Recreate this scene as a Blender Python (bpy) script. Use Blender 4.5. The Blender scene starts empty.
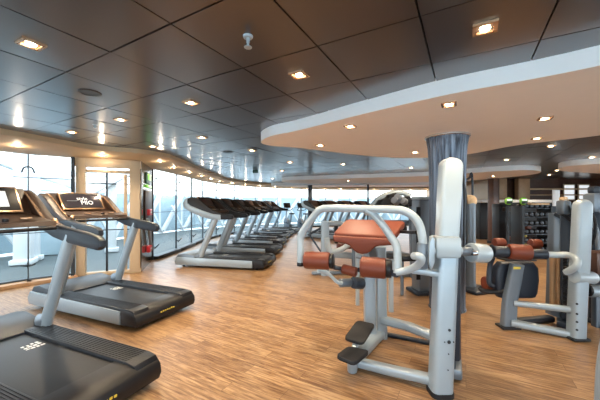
import bpy, bmesh, math, random
from mathutils import Vector, Matrix
random.seed(4)
S = bpy.context.scene
C = S.collection
R = math.radians
CAMZ, F = 1.5, 294.0

def at(px, py, Y):
    """point seen at pixel (px,py) of the photograph, at depth Y in front of the camera"""
    return Vector(((px-300)/F*Y, Y, CAMZ-(py-204)/F*Y))

# ------------------------------------------------------------------ materials
MATS = {}
def mat(name, col, rough=0.5, metal=0.0, spec=0.5, coat=0.0, emit=None, es=0.0, bump=0.0, bscale=60, var=0.0, vscale=6, alpha=1.0, trans=0.0):
    m = bpy.data.materials.new(name); m.use_nodes = True
    nt = m.node_tree; b = nt.nodes['Principled BSDF']
    b.inputs['Base Color'].default_value = (*col, 1)
    b.inputs['Roughness'].default_value = rough
    b.inputs['Metallic'].default_value = metal
    b.inputs['Specular IOR Level'].default_value = spec
    b.inputs['Coat Weight'].default_value = coat
    b.inputs['Coat Roughness'].default_value = 0.08
    if emit:
        b.inputs['Emission Color'].default_value = (*emit, 1)
        b.inputs['Emission Strength'].default_value = es
    tc = nt.nodes.new('ShaderNodeTexCoord')
    if bump:
        n = nt.nodes.new('ShaderNodeTexNoise'); n.inputs['Scale'].default_value = bscale
        bp = nt.nodes.new('ShaderNodeBump'); bp.inputs['Strength'].default_value = bump; bp.inputs['Distance'].default_value = 0.01
        nt.links.new(tc.outputs['Object'], n.inputs['Vector']); nt.links.new(n.outputs['Fac'], bp.inputs['Height'])
        nt.links.new(bp.outputs['Normal'], b.inputs['Normal'])
    if var:
        n = nt.nodes.new('ShaderNodeTexNoise'); n.inputs['Scale'].default_value = vscale; n.inputs['Detail'].default_value = 4
        mr = nt.nodes.new('ShaderNodeMapRange'); mr.inputs['To Min'].default_value = 1-var; mr.inputs['To Max'].default_value = 1+var
        mx = nt.nodes.new('ShaderNodeVectorMath'); mx.operation = 'SCALE'
        mx.inputs[0].default_value = col
        nt.links.new(tc.outputs['Object'], n.inputs['Vector']); nt.links.new(n.outputs['Fac'], mr.inputs['Value'])
        nt.links.new(mr.outputs['Result'], mx.inputs['Scale']); nt.links.new(mx.outputs['Vector'], b.inputs['Base Color'])
    b.inputs['Coat Roughness'].default_value = .22 if name == 'ceiling_panel' else .08
    MATS[name] = m
    return m

mat('silver', (0.31,0.365,0.41), 0.32, 0.35, var=.06, vscale=3)
mat('white_paint', (0.36,0.415,0.45), 0.28, 0.0, coat=.4, var=.03)
mat('grey_metal', (0.15,0.18,0.215), 0.35, 0.4, var=.06)
mat('slate', (0.018,0.025,0.038), 0.42, 0.0, spec=.4, var=.12)
mat('black', (0.007,0.007,0.009), 0.42, spec=.35, var=.2)
mat('rubber', (0.010,0.010,0.012), 0.55, spec=.35, bump=.1, bscale=90)
mat('rail', (0.008,0.009,0.013), 0.42, spec=.3, bump=.1, bscale=60)
mat('belt', (0.008,0.009,0.012), 0.42, spec=.3, bump=.05, bscale=120, var=.15)
mat('bronze', (0.040,0.020,0.012), 0.45, 0.0, spec=.4, var=.1)
mat('copper', (0.75,0.48,0.30), 0.25, 0.7)
mat('leather', (0.150,0.033,0.015), 0.46, spec=.35, bump=.12, bscale=180, var=.10, vscale=14)
mat('leather_dark', (0.010,0.015,0.028), 0.45, bump=.1, bscale=160, var=.1)
mat('beige', (0.56,0.395,0.235), 0.55, var=.04)
mat('mirror_panel', (0.16,0.13,0.10), 0.12, 0.7)
mat('soffit_white', (0.90,0.90,0.90), 0.5, var=.02)
mat('soffit_under', (0.93,0.83,0.735), 0.55, var=.02)
mat('frame_dark', (0.02,0.024,0.028), 0.4, 0.4)
mat('frame_grey', (0.05,0.06,0.07), 0.4, 0.3)
mat('frame_cream', (0.50,0.38,0.25), 0.4, var=.05)
mat('wood_brown', (0.10,0.05,0.035), 0.35, var=.3, vscale=9)
mat('wood_tan', (0.42,0.25,0.13), 0.4, var=.2, vscale=8)
mat('steel', (0.60,0.62,0.66), 0.22, 0.95)
mat('ext_white', (0.72,0.75,0.77), 0.6, var=.03)
mat('ext_blue', (0.36,0.47,0.53), 0.5, var=.2, vscale=1.2)
mat('ext_deck', (0.075,0.09,0.09), 0.6, var=.12, vscale=1.5)
mat('ext_wood', (0.45,0.36,0.27), 0.6, var=.1)
mat('sea', (0.62,0.72,0.76), 0.4)
mat('yellow', (0.62,0.48,0.05), 0.5)
mat('red', (0.55,0.02,0.03), 0.35)
mat('white_print', (0.75,0.75,0.73), 0.5)
mat('lime', (0.12,0.30,0.02), 0.4, emit=(0.35,0.8,0.05), es=.05)
mat('lamp', (1,1,1), 0.5, emit=(1.0,0.78,0.50), es=14)
mat('lamp_small', (1,1,1), 0.5, emit=(1.0,0.76,0.46), es=9)
mat('screen_dark', (0.02,0.02,0.024), 0.15, emit=(0.12,0.085,0.09), es=.18)
mat('screen_white', (0.4,0.4,0.4), 0.2, emit=(0.86,0.92,0.96), es=.33)
mat('screen_text', (0.7,0.7,0.7), 0.4, emit=(1,1,1), es=.3)
mat('exit_green', (0.05,0.3,0.03), 0.3, emit=(0.30,0.75,0.08), es=.35)
mat('sign_dark', (0.02,0.08,0.05), 0.4)
mat('plastic_grey', (0.20,0.22,0.25), 0.4)
mat('weight', (0.02,0.022,0.027), 0.35, 0.3)

def glass_mat():
    m = bpy.data.materials.new('glass'); m.use_nodes = True; nt = m.node_tree
    for n in list(nt.nodes):
        if n.type != 'OUTPUT_MATERIAL': nt.nodes.remove(n)
    out = nt.nodes['Material Output']
    t = nt.nodes.new('ShaderNodeBsdfTransparent'); t.inputs[0].default_value = (0.95,0.98,0.98,1)
    g = nt.nodes.new('ShaderNodeBsdfGlossy'); g.inputs['Roughness'].default_value = 0.03
    lw = nt.nodes.new('ShaderNodeLayerWeight'); lw.inputs['Blend'].default_value = .5
    pw = nt.nodes.new('ShaderNodeMath'); pw.operation = 'POWER'; pw.inputs[1].default_value = 4.5
    f = nt.nodes.new('ShaderNodeMath'); f.operation = 'MULTIPLY_ADD'; f.inputs[1].default_value = .6; f.inputs[2].default_value = .02
    nt.links.new(lw.outputs['Facing'], pw.inputs[0]); nt.links.new(pw.outputs[0], f.inputs[0])
    mx = nt.nodes.new('ShaderNodeMixShader')
    nt.links.new(f.outputs[0], mx.inputs[0]); nt.links.new(t.outputs[0], mx.inputs[1]); nt.links.new(g.outputs[0], mx.inputs[2])
    nt.links.new(mx.outputs[0], out.inputs[0]); MATS['glass'] = m
glass_mat()

A2 = R(-29.45)     # the floor planks and the ceiling panels share this direction
def floor_mat():
    m = bpy.data.materials.new('oak_floor'); m.use_nodes = True; nt = m.node_tree; N = nt.nodes; L = nt.links
    b = N['Principled BSDF']
    tc = N.new('ShaderNodeTexCoord'); mp = N.new('ShaderNodeMapping'); mp.inputs['Rotation'].default_value = (0,0,-A2)
    L.new(tc.outputs['Object'], mp.inputs['Vector'])
    br = N.new('ShaderNodeTexBrick'); br.offset = .37; br.offset_frequency = 2
    br.inputs['Scale'].default_value = 1; br.inputs['Brick Width'].default_value = 1.25; br.inputs['Row Height'].default_value = 0.145
    br.inputs['Mortar Size'].default_value = 0.0018; br.inputs['Mortar Smooth'].default_value = .3; br.inputs['Bias'].default_value = 0
    br.inputs['Color1'].default_value = (0.1,0.1,0.1,1); br.inputs['Color2'].default_value = (1,1,1,1); br.inputs['Mortar'].default_value = (.5,.5,.5,1)
    L.new(mp.outputs[0], br.inputs['Vector'])
    # grain stretched along the plank
    m2 = N.new('ShaderNodeMapping'); m2.inputs['Scale'].default_value = (2.2, 26, 1)
    L.new(mp.outputs[0], m2.inputs['Vector'])
    n1 = N.new('ShaderNodeTexNoise'); n1.inputs['Scale'].default_value = 1.7; n1.inputs['Detail'].default_value = 8; n1.inputs['Roughness'].default_value = .65; n1.inputs['Distortion'].default_value = .7
    off = N.new('ShaderNodeVectorMath'); off.operation = 'MULTIPLY_ADD'; off.inputs[1].default_value = (7,3,0)
    L.new(br.outputs['Color'], off.inputs[0]); L.new(m2.outputs[0], off.inputs[2]); L.new(off.outputs[0], n1.inputs['Vector'])
    n2 = N.new('ShaderNodeTexNoise'); n2.inputs['Scale'].default_value = .9; n2.inputs['Detail'].default_value = 3
    L.new(mp.outputs[0], n2.inputs['Vector'])
    cr = N.new('ShaderNodeValToRGB'); e = cr.color_ramp.elements
    e[0].position = .36; e[0].color = (0.14,0.066,0.028,1); e[1].position = .64; e[1].color = (0.40,0.25,0.13,1)
    e2 = cr.color_ramp.elements.new(.5); e2.color = (0.26,0.146,0.069,1)
    add = N.new('ShaderNodeMath'); add.operation = 'MULTIPLY_ADD'; add.inputs[1].default_value = .12
    sub = N.new('ShaderNodeMath'); sub.operation = 'SUBTRACT'; sub.inputs[1].default_value = .06
    L.new(br.outputs['Color'], add.inputs[0]); L.new(n1.outputs['Fac'], add.inputs[2]); L.new(add.outputs[0], sub.inputs[0]); L.new(sub.outputs[0], cr.inputs[0])
    mrt = N.new('ShaderNodeMapRange'); mrt.inputs['To Min'].default_value = .88; mrt.inputs['To Max'].default_value = 1.12
    L.new(n2.outputs['Fac'], mrt.inputs['Value'])
    sc = N.new('ShaderNodeVectorMath'); sc.operation = 'SCALE'; L.new(cr.outputs[0], sc.inputs[0]); L.new(mrt.outputs[0], sc.inputs['Scale'])
    mx = N.new('ShaderNodeMix'); mx.data_type = 'RGBA'; mx.inputs[7].default_value = (0.10,0.05,0.025,1)
    L.new(br.outputs['Fac'], mx.inputs[0]); L.new(sc.outputs[0], mx.inputs[6]); L.new(mx.outputs[2], b.inputs['Base Color'])
    rr = N.new('ShaderNodeMapRange'); rr.inputs['To Min'].default_value = .24; rr.inputs['To Max'].default_value = .42
    L.new(n1.outputs['Fac'], rr.inputs['Value']); L.new(rr.outputs[0], b.inputs['Roughness'])
    bp = N.new('ShaderNodeBump'); bp.inputs['Strength'].default_value = .12; bp.inputs['Distance'].default_value = .004
    L.new(n1.outputs['Fac'], bp.inputs['Height']); L.new(bp.outputs[0], b.inputs['Normal'])
    MATS['floor'] = m
floor_mat()
mat('ceiling_panel', (0.052,0.038,0.037), 0.30, 0.45, spec=.9, coat=.9)
mat('ceiling_gap', (0.008,0.007,0.007), 0.8)

def flute_mat():
    m = bpy.data.materials.new('brushed_column'); m.use_nodes = True; nt = m.node_tree; N = nt.nodes; L = nt.links
    b = N['Principled BSDF']; b.inputs['Metallic'].default_value = .75; b.inputs['Roughness'].default_value = .33
    tc = N.new('ShaderNodeTexCoord'); mp = N.new('ShaderNodeMapping'); mp.inputs['Scale'].default_value = (22,22,.35)
    n = N.new('ShaderNodeTexNoise'); n.inputs['Scale'].default_value = 1.5; n.inputs['Detail'].default_value = 5
    cr = N.new('ShaderNodeValToRGB'); e = cr.color_ramp.elements
    e[0].position = .35; e[0].color = (0.035,0.038,0.050,1); e[1].position = .68; e[1].color = (0.19,0.21,0.25,1)
    L.new(tc.outputs['Object'], mp.inputs[0]); L.new(mp.outputs[0], n.inputs['Vector']); L.new(n.outputs['Fac'], cr.inputs[0]); L.new(cr.outputs[0], b.inputs['Base Color'])
    MATS['flute'] = m
flute_mat()

# ------------------------------------------------------------------ mesh builder
def wloc(o):
    v = Vector((0,0,0))
    while o is not None:
        v = v + o.location; o = o.parent
    return v
def rrect(w, d, r=.25, n=3):
    r = min(w, d)*r; out = []
    for cx, cy, a0 in ((w/2-r,d/2-r,0),(-w/2+r,d/2-r,90),(-w/2+r,-d/2+r,180),(w/2-r,-d/2+r,270)):
        for k in range(n+1):
            a = R(a0+90*k/n); out.append((cx+r*math.cos(a), cy+r*math.sin(a)))
    return out
def circ(r, n=14, r2=None):
    r2 = r if r2 is None else r2
    return [(r*math.cos(2*math.pi*k/n), r2*math.sin(2*math.pi*k/n)) for k in range(n)]
def spline(pts, sub=5):
    P = [Vector(p) for p in pts]
    if len(P) < 3: return P
    out = []
    for i in range(len(P)-1):
        p0 = P[i-1] if i else P[0]*2-P[1]; p1 = P[i]; p2 = P[i+1]; p3 = P[i+2] if i+2 < len(P) else P[-1]*2-P[-2]
        for k in range(sub):
            t = k/sub
            out.append(0.5*((2*p1)+(p2-p0)*t+(2*p0-5*p1+4*p2-p3)*t*t+(3*p1-p0-3*p2+p3)*t**3))
    out.append(P[-1]); return out

class MB:
    def __init__(s): s.bm = bmesh.new()
    def _merge(s, b):
        me = bpy.data.meshes.new('tmp'); b.to_mesh(me); b.free(); s.bm.from_mesh(me); bpy.data.meshes.remove(me)
    def box(s, c, size, rot=None, bev=0.0, seg=2):
        b = bmesh.new(); bmesh.ops.create_cube(b, size=1)
        bmesh.ops.scale(b, vec=Vector(size), verts=b.verts)
        if bev: bmesh.ops.bevel(b, geom=b.edges[:], offset=min(bev, min(size)*.45), segments=seg, affect='EDGES', profile=.5)
        M = Matrix.Translation(Vector(c))
        if rot is not None: M = M @ (rot.to_4x4() if isinstance(rot, Matrix) else Matrix.Rotation(rot, 4, 'Z'))
        bmesh.ops.transform(b, matrix=M, verts=b.verts); s._merge(b); return s
    def prism(s, pts, ext, bev=0.0, seg=2):
        b = bmesh.new(); ext = Vector(ext)
        v0 = [b.verts.new(Vector(p)-ext/2) for p in pts]; v1 = [b.verts.new(Vector(p)+ext/2) for p in pts]
        f0 = b.faces.new(v0); f1 = b.faces.new(v1[::-1]); n = len(pts)
        for i in range(n): b.faces.new((v0[(i+1)%n], v0[i], v1[i], v1[(i+1)%n]))
        bmesh.ops.recalc_face_normals(b, faces=b.faces[:])
        if bev:
            ed = [e for e in b.edges if (f0 in e.link_faces or f1 in e.link_faces)]
            bmesh.ops.bevel(b, geom=ed, offset=bev, segments=seg, affect='EDGES', profile=.5)
        s._merge(b); return s
    def sweep(s, pts, prof, ref=None, smooth=True, sub=5, scale=None):
        P = spline(pts, sub) if smooth else [Vector(p) for p in pts]
        n = len(P); T = [(P[min(i+1,n-1)]-P[max(i-1,0)]).normalized() for i in range(n)]
        if ref is None:
            ref0 = Vector((0,0,1)) if abs(T[0].z) < .9 else Vector((0,1,0))
        else: ref0 = Vector(ref)
        b = bmesh.new(); rings = []; N = None
        for i in range(n):
            if ref is not None: u = T[i].cross(ref0)
            else: u = T[i].cross(ref0) if N is None else N - T[i]*N.dot(T[i])
            u.normalize(); N = u; w = u.cross(T[i]).normalized()
            k = 1 if scale is None else scale(i/(n-1))
            rings.append([b.verts.new(P[i]+u*(x*k)+w*(y*k)) for x, y in prof])
        m = len(prof)
        for i in range(n-1):
            for j in range(m): b.faces.new((rings[i][j], rings[i][(j+1)%m], rings[i+1][(j+1)%m], rings[i+1][j]))
        b.faces.new(rings[0][::-1]); b.faces.new(rings[-1])
        bmesh.ops.recalc_face_normals(b, faces=b.faces[:]); s._merge(b); return s
    def tube(s, pts, r, n=14, smooth=True, sub=5): return s.sweep(pts, circ(r, n), None, smooth, sub)
    def bar(s, p0, p1, w, d, ref=(0,1,0), r=.2): return s.sweep([p0, p1], rrect(w, d, r), ref, False)
    def cyl(s, p0, p1, r, n=24, bev=.012):
        p0 = Vector(p0); p1 = Vector(p1); L = (p1-p0).length; bev = min(bev, L*.4, r*.8)
        prof = [(0,0),(r-bev,0),(r-bev*.3,bev*.3),(r,bev),(r,L-bev),(r-bev*.3,L-bev*.3),(r-bev,L),(0,L)]
        return s.lathe(prof, p0, p1-p0, n)
    def lathe(s, prof, o, axis=(0,0,1), n=24, flute=0, nf=0):
        b = bmesh.new(); q = Vector((0,0,1)).rotation_difference(Vector(axis).normalized()).to_matrix(); rings = []
        for r, z in prof:
            if r < 1e-6: rings.append([b.verts.new(q@Vector((0,0,z))+Vector(o))])
            else:
                ring = []
                for k in range(n):
                    a = 2*math.pi*k/n; rr = r*(1-flute*(k % 2)) if flute else r
                    ring.append(b.verts.new(q@Vector((rr*math.cos(a), rr*math.sin(a), z))+Vector(o)))
                rings.append(ring)
        for A, Bq in zip(rings, rings[1:]):
            for k in range(n):
                a = A[k % len(A)]; a2 = A[(k+1) % len(A)]; c = Bq[k % len(Bq)]; c2 = Bq[(k+1) % len(Bq)]
                vs = []
                for v in (a, a2, c2, c):
                    if v not in vs: vs.append(v)
                if len(vs) > 2: b.faces.new(vs)
        bmesh.ops.recalc_face_normals(b, faces=b.faces[:]); s._merge(b); return s
    def build(s, name, m, parent=None, angle=38):
        off = wloc(parent) if parent else Vector((0,0,0))
        for v in s.bm.verts: v.co -= off
        for f in s.bm.faces: f.smooth = True
        for e in s.bm.edges:
            if len(e.link_faces) == 2: e.smooth = e.calc_face_angle(0) < R(angle)
        me = bpy.data.meshes.new(name); s.bm.to_mesh(me); s.bm.free()
        me.materials.append(MATS[m] if isinstance(m, str) else m)
        o = bpy.data.objects.new(name, me); C.objects.link(o); o.parent = parent
        return o

def text_mesh(body, size, M, name, m, parent, ext=.0008, align='CENTER'):
    cu = bpy.data.curves.new('t', 'FONT'); cu.body = body; cu.size = size; cu.extrude = ext; cu.align_x = align; cu.align_y = 'CENTER'; cu.resolution_u = 2
    to = bpy.data.objects.new('t', cu); C.objects.link(to)
    dg = bpy.context.evaluated_depsgraph_get(); me = bpy.data.meshes.new_from_object(to.evaluated_get(dg))
    bpy.data.objects.remove(to); b = MB(); me.transform(M); b.bm.from_mesh(me); bpy.data.meshes.remove(me)
    return b.build(name, m, parent)

def tag(o, label=None, cat=None, group=None, kind=None):
    if label: o['label'] = label
    if cat: o['category'] = cat
    if group: o['group'] = group
    if kind: o['kind'] = kind
    return o
def thing(name, label, cat, loc, group=None):
    o = bpy.data.objects.new(name, None); C.objects.link(o); o.location = Vector(loc); o.empty_display_size = .2
    return tag(o, label, cat, group)
def kids(o): return [c for c in C.objects if c.parent == o]
def copy_tree(o, parent=None):
    c = o.copy(); C.objects.link(c)
    if parent: c.parent = parent
    for ch in kids(o): copy_tree(ch, c)
    return c
def struct(mb, name, m, label=None):
    return tag(mb.build(name, m), label, None, None, 'structure')

# ------------------------------------------------------------------ room outline
HC = 2.62                      # ceiling
WIN = [(-8.6,-3.0),(-7.9,0.0),(-6.9,2.4),(-5.95,4.3),(-5.13,5.55),(-4.60,6.02),(-3.52,6.52)]
WIN2 = [(-3.96,7.9),(-3.92,9.3),(-3.95,10.7),(-4.0,12.1),(-3.85,13.5),(-3.35,15.0),(-2.5,16.4),(-1.35,17.7),(0.1,18.8),(1.7,19.6),(3.4,20.1),(5.2,20.4),(7.0,20.5),(8.8,20.5)]
INN = [(-7.2,-3.0),(-6.7,-0.8),(-5.95,1.0),(-5.1,3.0),(-4.42,4.36),(-4.2,4.96),(-3.92,5.6),(-3.25,6.0),(-2.93,6.6),(-2.97,7.7),(-3.08,9.1),(-3.1,11.0),(-3.15,12.5),(-2.7,14.2),(-1.9,15.7),(-.9,17.0),(.6,18.0),(2.4,18.8),(4.6,19.2),(8.8,19.3)]
OUTL = WIN + WIN2
XR, YB, YP = 13.5, -3.0, 13.2
ROOM = OUTL + [(8.8, YP), (XR, YP), (XR, YB)]

def poly_face(mb, pts, z, up=True):
    vs = [mb.bm.verts.new((x, y, z)) for x, y in pts]
    f = mb.bm.faces.new(vs); bmesh.ops.recalc_face_normals(mb.bm, faces=[f])
    if (f.normal.z > 0) != up: f.normal_flip()
    return f
b = MB()
b.prism([(x, y, -.03) for x, y in ROOM], (0,0,.06)); floor = struct(b, 'floor', 'floor')
def inside(p, poly):
    x, y = p; c = False; n = len(poly)
    for i in range(n):
        x1, y1 = poly[i]; x2, y2 = poly[(i+1)%n]
        if (y1 > y) != (y2 > y) and x < (x2-x1)*(y-y1)/(y2-y1)+x1: c = not c
    return c
# ceiling: square metal panels with open joints, slab above
b = MB(); b.prism([(x, y, HC+.11) for x, y in ROOM], (0,0,.12)); slab = struct(b, 'ceiling', 'ceiling_gap')
D1 = Vector((.4917,.8708,0)); D2 = Vector((.8708,-.4917,0)); TS = .68
bp = bmesh.new()
for i in range(-30, 40):
    for j in range(-12, 40):
        o = D2*(-.239+TS*(i+.5)) + D1*(1.198+TS*(j+.5))
        if not inside((o.x, o.y), ROOM): continue
        tx, ty = random.gauss(0,.0035), random.gauss(0,.0035); h = TS/2-.0055; vs = []
        for a, c2 in ((-h,-h),(h,-h),(h,h),(-h,h)):
            for dz in (0,):
                p = o + D2*a + D1*c2; vs.append(bp.verts.new((p.x, p.y, HC+a*tx+c2*ty)))
        top = [bp.verts.new(v.co+Vector((0,0,.02))) for v in vs]
        bp.faces.new(vs[::-1])
        for k in range(4): bp.faces.new((vs[k], vs[(k+1)%4], top[(k+1)%4], top[k]))
bmesh.ops.recalc_face_normals(bp, faces=bp.faces[:])
for f in bp.faces:
    if abs(f.normal.z) > .9 and f.normal.z > 0: f.normal_flip()
m_ = MB(); m_.bm.free(); m_.bm = bp; o = m_.build('ceiling_panels', 'ceiling_panel'); o.name = 'ceiling.001'; tag(o, kind='structure')

# soffit running along the windows (sloping cove + low upstand)
def ribbon(A, Bq, zA, zB, n=120):
    """band between two polylines resampled to n steps"""
    def rs(P):
        P = spline([(x, y, 0) for x, y in P], 8); L = [0]
        for p, q in zip(P, P[1:]): L.append(L[-1]+(q-p).length)
        out = []; k = 0
        for i in range(n+1):
            t = L[-1]*i/n
            while k < len(P)-2 and L[k+1] < t: k += 1
            f = (t-L[k])/max(L[k+1]-L[k], 1e-6); out.append(P[k].lerp(P[k+1], f))
        return out
    return rs(A), rs(Bq)
cornA = INN; 
def resamp(P, n):
    P = spline([(x, y, 0) for x, y in P], 8); L = [0]
    for p, q in zip(P, P[1:]): L.append(L[-1]+(q-p).length)
    out = []; k = 0
    for i in range(n+1):
        t = L[-1]*i/n
        while k < len(P)-2 and L[k+1] < t: k += 1
        f = (t-L[k])/max(L[k+1]-L[k], 1e-6); out.append(P[k].lerp(P[k+1], min(f,1)))
    return out
ia = resamp(INN, 160)
outp = [Vector((x, y, 0)) for x, y in OUTL]
def nearest_on(P, p):
    best = None
    for a, c in zip(P, P[1:]):
        d = c-a; t = max(0, min(1, (p-a).dot(d)/d.length_squared)); q = a+d*t
        if best is None or (q-p).length < best[0]: best = ((q-p).length, q)
    return best[1]
# match inner and outer edges by arc fraction in two stretches so the bulge at the pillar stays clean
i1 = resamp(INN[:9], 60); o1 = resamp(WIN, 60)
i2 = resamp(INN[8:], 110); o2 = resamp([WIN[-1]]+WIN2, 110)
# straight outer edge must follow the windows exactly
def resamp_lin(P, n):
    P = [Vector((x, y, 0)) for x, y in P]; L = [0]
    for p, q in zip(P, P[1:]): L.append(L[-1]+(q-p).length)
    out = []; k = 0
    for i in range(n+1):
        t = L[-1]*i/n
        while k < len(P)-2 and L[k+1] < t: k += 1
        f = (t-L[k])/max(L[k+1]-L[k], 1e-6); out.append(P[k].lerp(P[k+1], min(f,1)))
    return out
o1 = resamp_lin(WIN, 60); o2 = resamp_lin([WIN[-1]]+WIN2, 110)
II = i1+i2[1:]; OO = o1+o2[1:]
bm = bmesh.new(); rows = []
for a, c in zip(II, OO):
    d = (c-a); rows.append([bm.verts.new((a.x, a.y, HC+.02)), bm.verts.new((a.x, a.y, 2.535)), bm.verts.new((a.x+d.x*.06, a.y+d.y*.06, 2.515)),
                 bm.verts.new((a.x+d.x*.97, a.y+d.y*.97, 2.44)), bm.verts.new((c.x+d.x*.03, c.y+d.y*.03, 2.44)), bm.verts.new((c.x+d.x*.03, c.y+d.y*.03, HC+.16))])
for r0, r1 in zip(rows, rows[1:]):
    for k in range(5): bm.faces.new((r0[k], r0[k+1], r1[k+1], r1[k]))
bmesh.ops.recalc_face_normals(bm, faces=bm.faces[:])
m_ = MB(); m_.bm.free(); m_.bm = bm; tag(m_.build('trim_1', 'beige', angle=25), 'beige curved soffit with small downlights above the windows', kind='structure')

# dropped white soffits
def smooth_outline(pts, sub=6):
    P = [Vector((x, y, 0)) for x, y in pts]; n = len(P); out = []
    for i in range(n):
        p0, p1, p2, p3 = P[i-1], P[i], P[(i+1)%n], P[(i+2)%n]
        for k in range(sub):
            t = k/sub; out.append(0.5*((2*p1)+(p2-p0)*t+(2*p0-5*p1+4*p2-p3)*t*t+(3*p1-p0-3*p2+p3)*t**3))
    return out
ZS = 2.475
def dropped(name, pts, label, z=ZS, closed_spline=True):
    P = smooth_outline(pts) if closed_spline else [Vector((x,y,0)) for x, y in pts]
    me = bpy.data.meshes.new(name); bm = bmesh.new()
    lo = [bm.verts.new((p.x, p.y, z)) for p in P]; hi = [bm.verts.new((p.x, p.y, HC+.03)) for p in P]
    f = bm.faces.new(lo); n = len(P); sides = []
    for i in range(n): sides.append(bm.faces.new((lo[i], lo[(i+1)%n], hi[(i+1)%n], hi[i])))
    top = bm.faces.new(hi[::-1])
    bmesh.ops.recalc_face_normals(bm, faces=bm.faces[:])
    for s_ in sides: s_.material_index = 1
    bmesh.ops.triangulate(bm, faces=[f, top])
    bm.to_mesh(me); bm.free(); me.materials.append(MATS['soffit_under']); me.materials.append(MATS['soffit_white'])
    o = bpy.data.objects.new(name, me); C.objects.link(o); tag(o, label, kind='structure')
dropped('trim_2', [(-.62,4.66),(-.42,4.22),(0,3.87),(.73,3.14),(1.33,2.61),(2.1,2.08),(3.0,1.2),(3.9,0.0),(4.6,-2.0),(6.6,-2.0),(6.0,1.2),(5.2,3.0),(4.3,4.15),(3.6,4.9),(3.3,5.75),(2.7,6.2),(1.8,6.15),(.9,5.7),(0,5.12),(-.45,4.95)],
        'white edged dropped soffit sweeping overhead around the fluted column')
dropped('trim_3', [(-.6,12.2),(2.0,11.1),(4.4,10.2),(5.9,8.7),(6.6,8.45),(7.3,8.9),(7.7,9.9),(7.4,11.4),(6.6,12.6),(4.5,13.6),(1.5,14.2),(-.4,13.6)], 'far dropped soffit with rounded right end')
dropped('trim_4', [(7.0,7.4),(8.2,6.6),(10.5,5.8),(12.5,5.2),(12.9,8.5),(11,9.6),(8.4,9.0),(7.2,8.2)], 'dropped soffit at the right above the weights area')
dropped('trim_5', [(-1.4,15.4),(1.5,15.2),(5.2,15.0),(8.2,14.8),(8.2,16.4),(1.5,16.8),(-.8,16.4)], 'pale bulkhead band in front of the far windows')

# walls
struct(MB().box((XR+.05,(8.2+YP)/2,1.35),(.1,YP-8.2,2.7)).box((XR+.05,(YB+8.2)/2,2.58),(.1,8.2-YB,.28)), 'wall_right', 'wood_tan')
struct(MB().box(((8.8+XR)/2,YP+.05,1.35),(XR-8.8,.1,2.7)), 'wall_back', 'wood_brown')
struct(MB().box((8.85,(YP+20.5)/2,1.35),(.1,20.5-YP,2.7)), 'wall_inner', 'frame_cream')
struct(MB().box(((-8.6+XR)/2,YB-.05,2.58),(XR+8.6,.1,.28)), 'wall_rear', 'beige')
# mirrored pillar between door and the curved windows
b = MB().prism([(-3.50,6.50,1.25),(-3.96,7.9,1.25),(-4.12,7.9,1.25),(-3.72,6.42,1.25)], (0,0,2.5)); struct(b, 'wall_left', 'mirror_panel')

# ------------------------------------------------------------------ windows
wn = [0]; dn = [0]
def seg_frame(p, q): 
    d = (q-p); L = d.length; d = d.normalized(); nrm = Vector((-d.y, d.x, 0)); return d, L, nrm
ZT = 2.44
def window(p, q, nm, detail=True, mull=None, rails=(.62,1.27,1.93), fr='frame_grey', first=True, thick=.014):
    p = Vector((*p,0)); q = Vector((*q,0)); d, L, nrm = seg_frame(p, q)
    root = bpy.data.objects.new('window_%d' % nm, None); C.objects.link(root); root.location = p; tag(root, kind='structure')
    fb = MB(); a = math.atan2(d.y, d.x)
    fb.box(p+d*0+Vector((0,0,ZT/2)), (thick,.05,ZT), a)
    n = mull if mull is not None else max(1, round(L/.75))
    for k in range(1, n): fb.box(p+d*(L*k/n)+Vector((0,0,ZT/2)), (thick*.8,.04,ZT), a)
    for z in rails: fb.box(p+d*L/2+Vector((0,0,z)), (L,.018,.014), a)
    fb.box(p+d*L/2+Vector((0,0,.05)), (L,.10,.10), a, .01)
    fb.build('window_frame', fr, root)
    g = MB().box(p+d*L/2+Vector((0,0,ZT/2))+nrm*.03, (L,.008,ZT), a); g.build('glass_pane', 'glass', root)
    if detail:
        for k in range(0, n):
            c = p+d*(L*k/n)-nrm*.05
            w = c + Vector((0,0,0))
            hb = MB(); hb.tube([w+Vector((0,0,2.42)), w+Vector((0,0,2.22))-nrm*.02, w+Vector((0,0,2.16))-nrm*.06], .012, 8)
            hb.tube([w+Vector((0,0,2.17))-nrm*.04-d*.09-Vector((0,0,.09)), w+Vector((0,0,2.18))-nrm*.05-d*.05, w+Vector((0,0,2.18))-nrm*.05+d*.05, w+Vector((0,0,2.08))-nrm*.04+d*.09], .013, 8)
            hb.tube([w+Vector((0,0,.30)), w+Vector((0,0,.34))-nrm*.05, w+Vector((0,0,.42))-nrm*.12], .012, 8)
            hb.tube([w+Vector((0,0,.36))-d*.10, w+Vector((0,0,.34))-nrm*.05, w+Vector((0,0,.36))+d*.10], .012, 8)
            hb.build('glass_clamp', 'frame_dark', root)
    return root
# the left windows in front of the treadmills
k = 1
for i in range(len(WIN)-2):
    window(WIN[i], WIN[i+1], k, detail=(i >= 2), mull=1 if i < 4 else 1, rails=(2.0,.95), thick=.02); k += 1
for i in range(len(WIN2)-1):
    window(WIN2[i], WIN2[i+1], k, detail=(i < 11), mull=1, rails=(1.27,1.93) if i > 6 else (.70,1.27,1.93)); k += 1
for i in range(6):  # unseen windows in the rear wall, added to bring in frontal daylight
    window((-8.6+(i+1)*22.1/6, YB), (-8.6+i*22.1/6, YB), 50+i, detail=False, mull=4, rails=(1.93,.7))
for i in range(3):  # unseen windows in the right wall, added as extra daylight on the machines
    window((XR, YB+(i+1)*11.2/3), (XR, YB+i*11.2/3), 60+i, detail=False, mull=4, rails=(1.93,.7))
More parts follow.
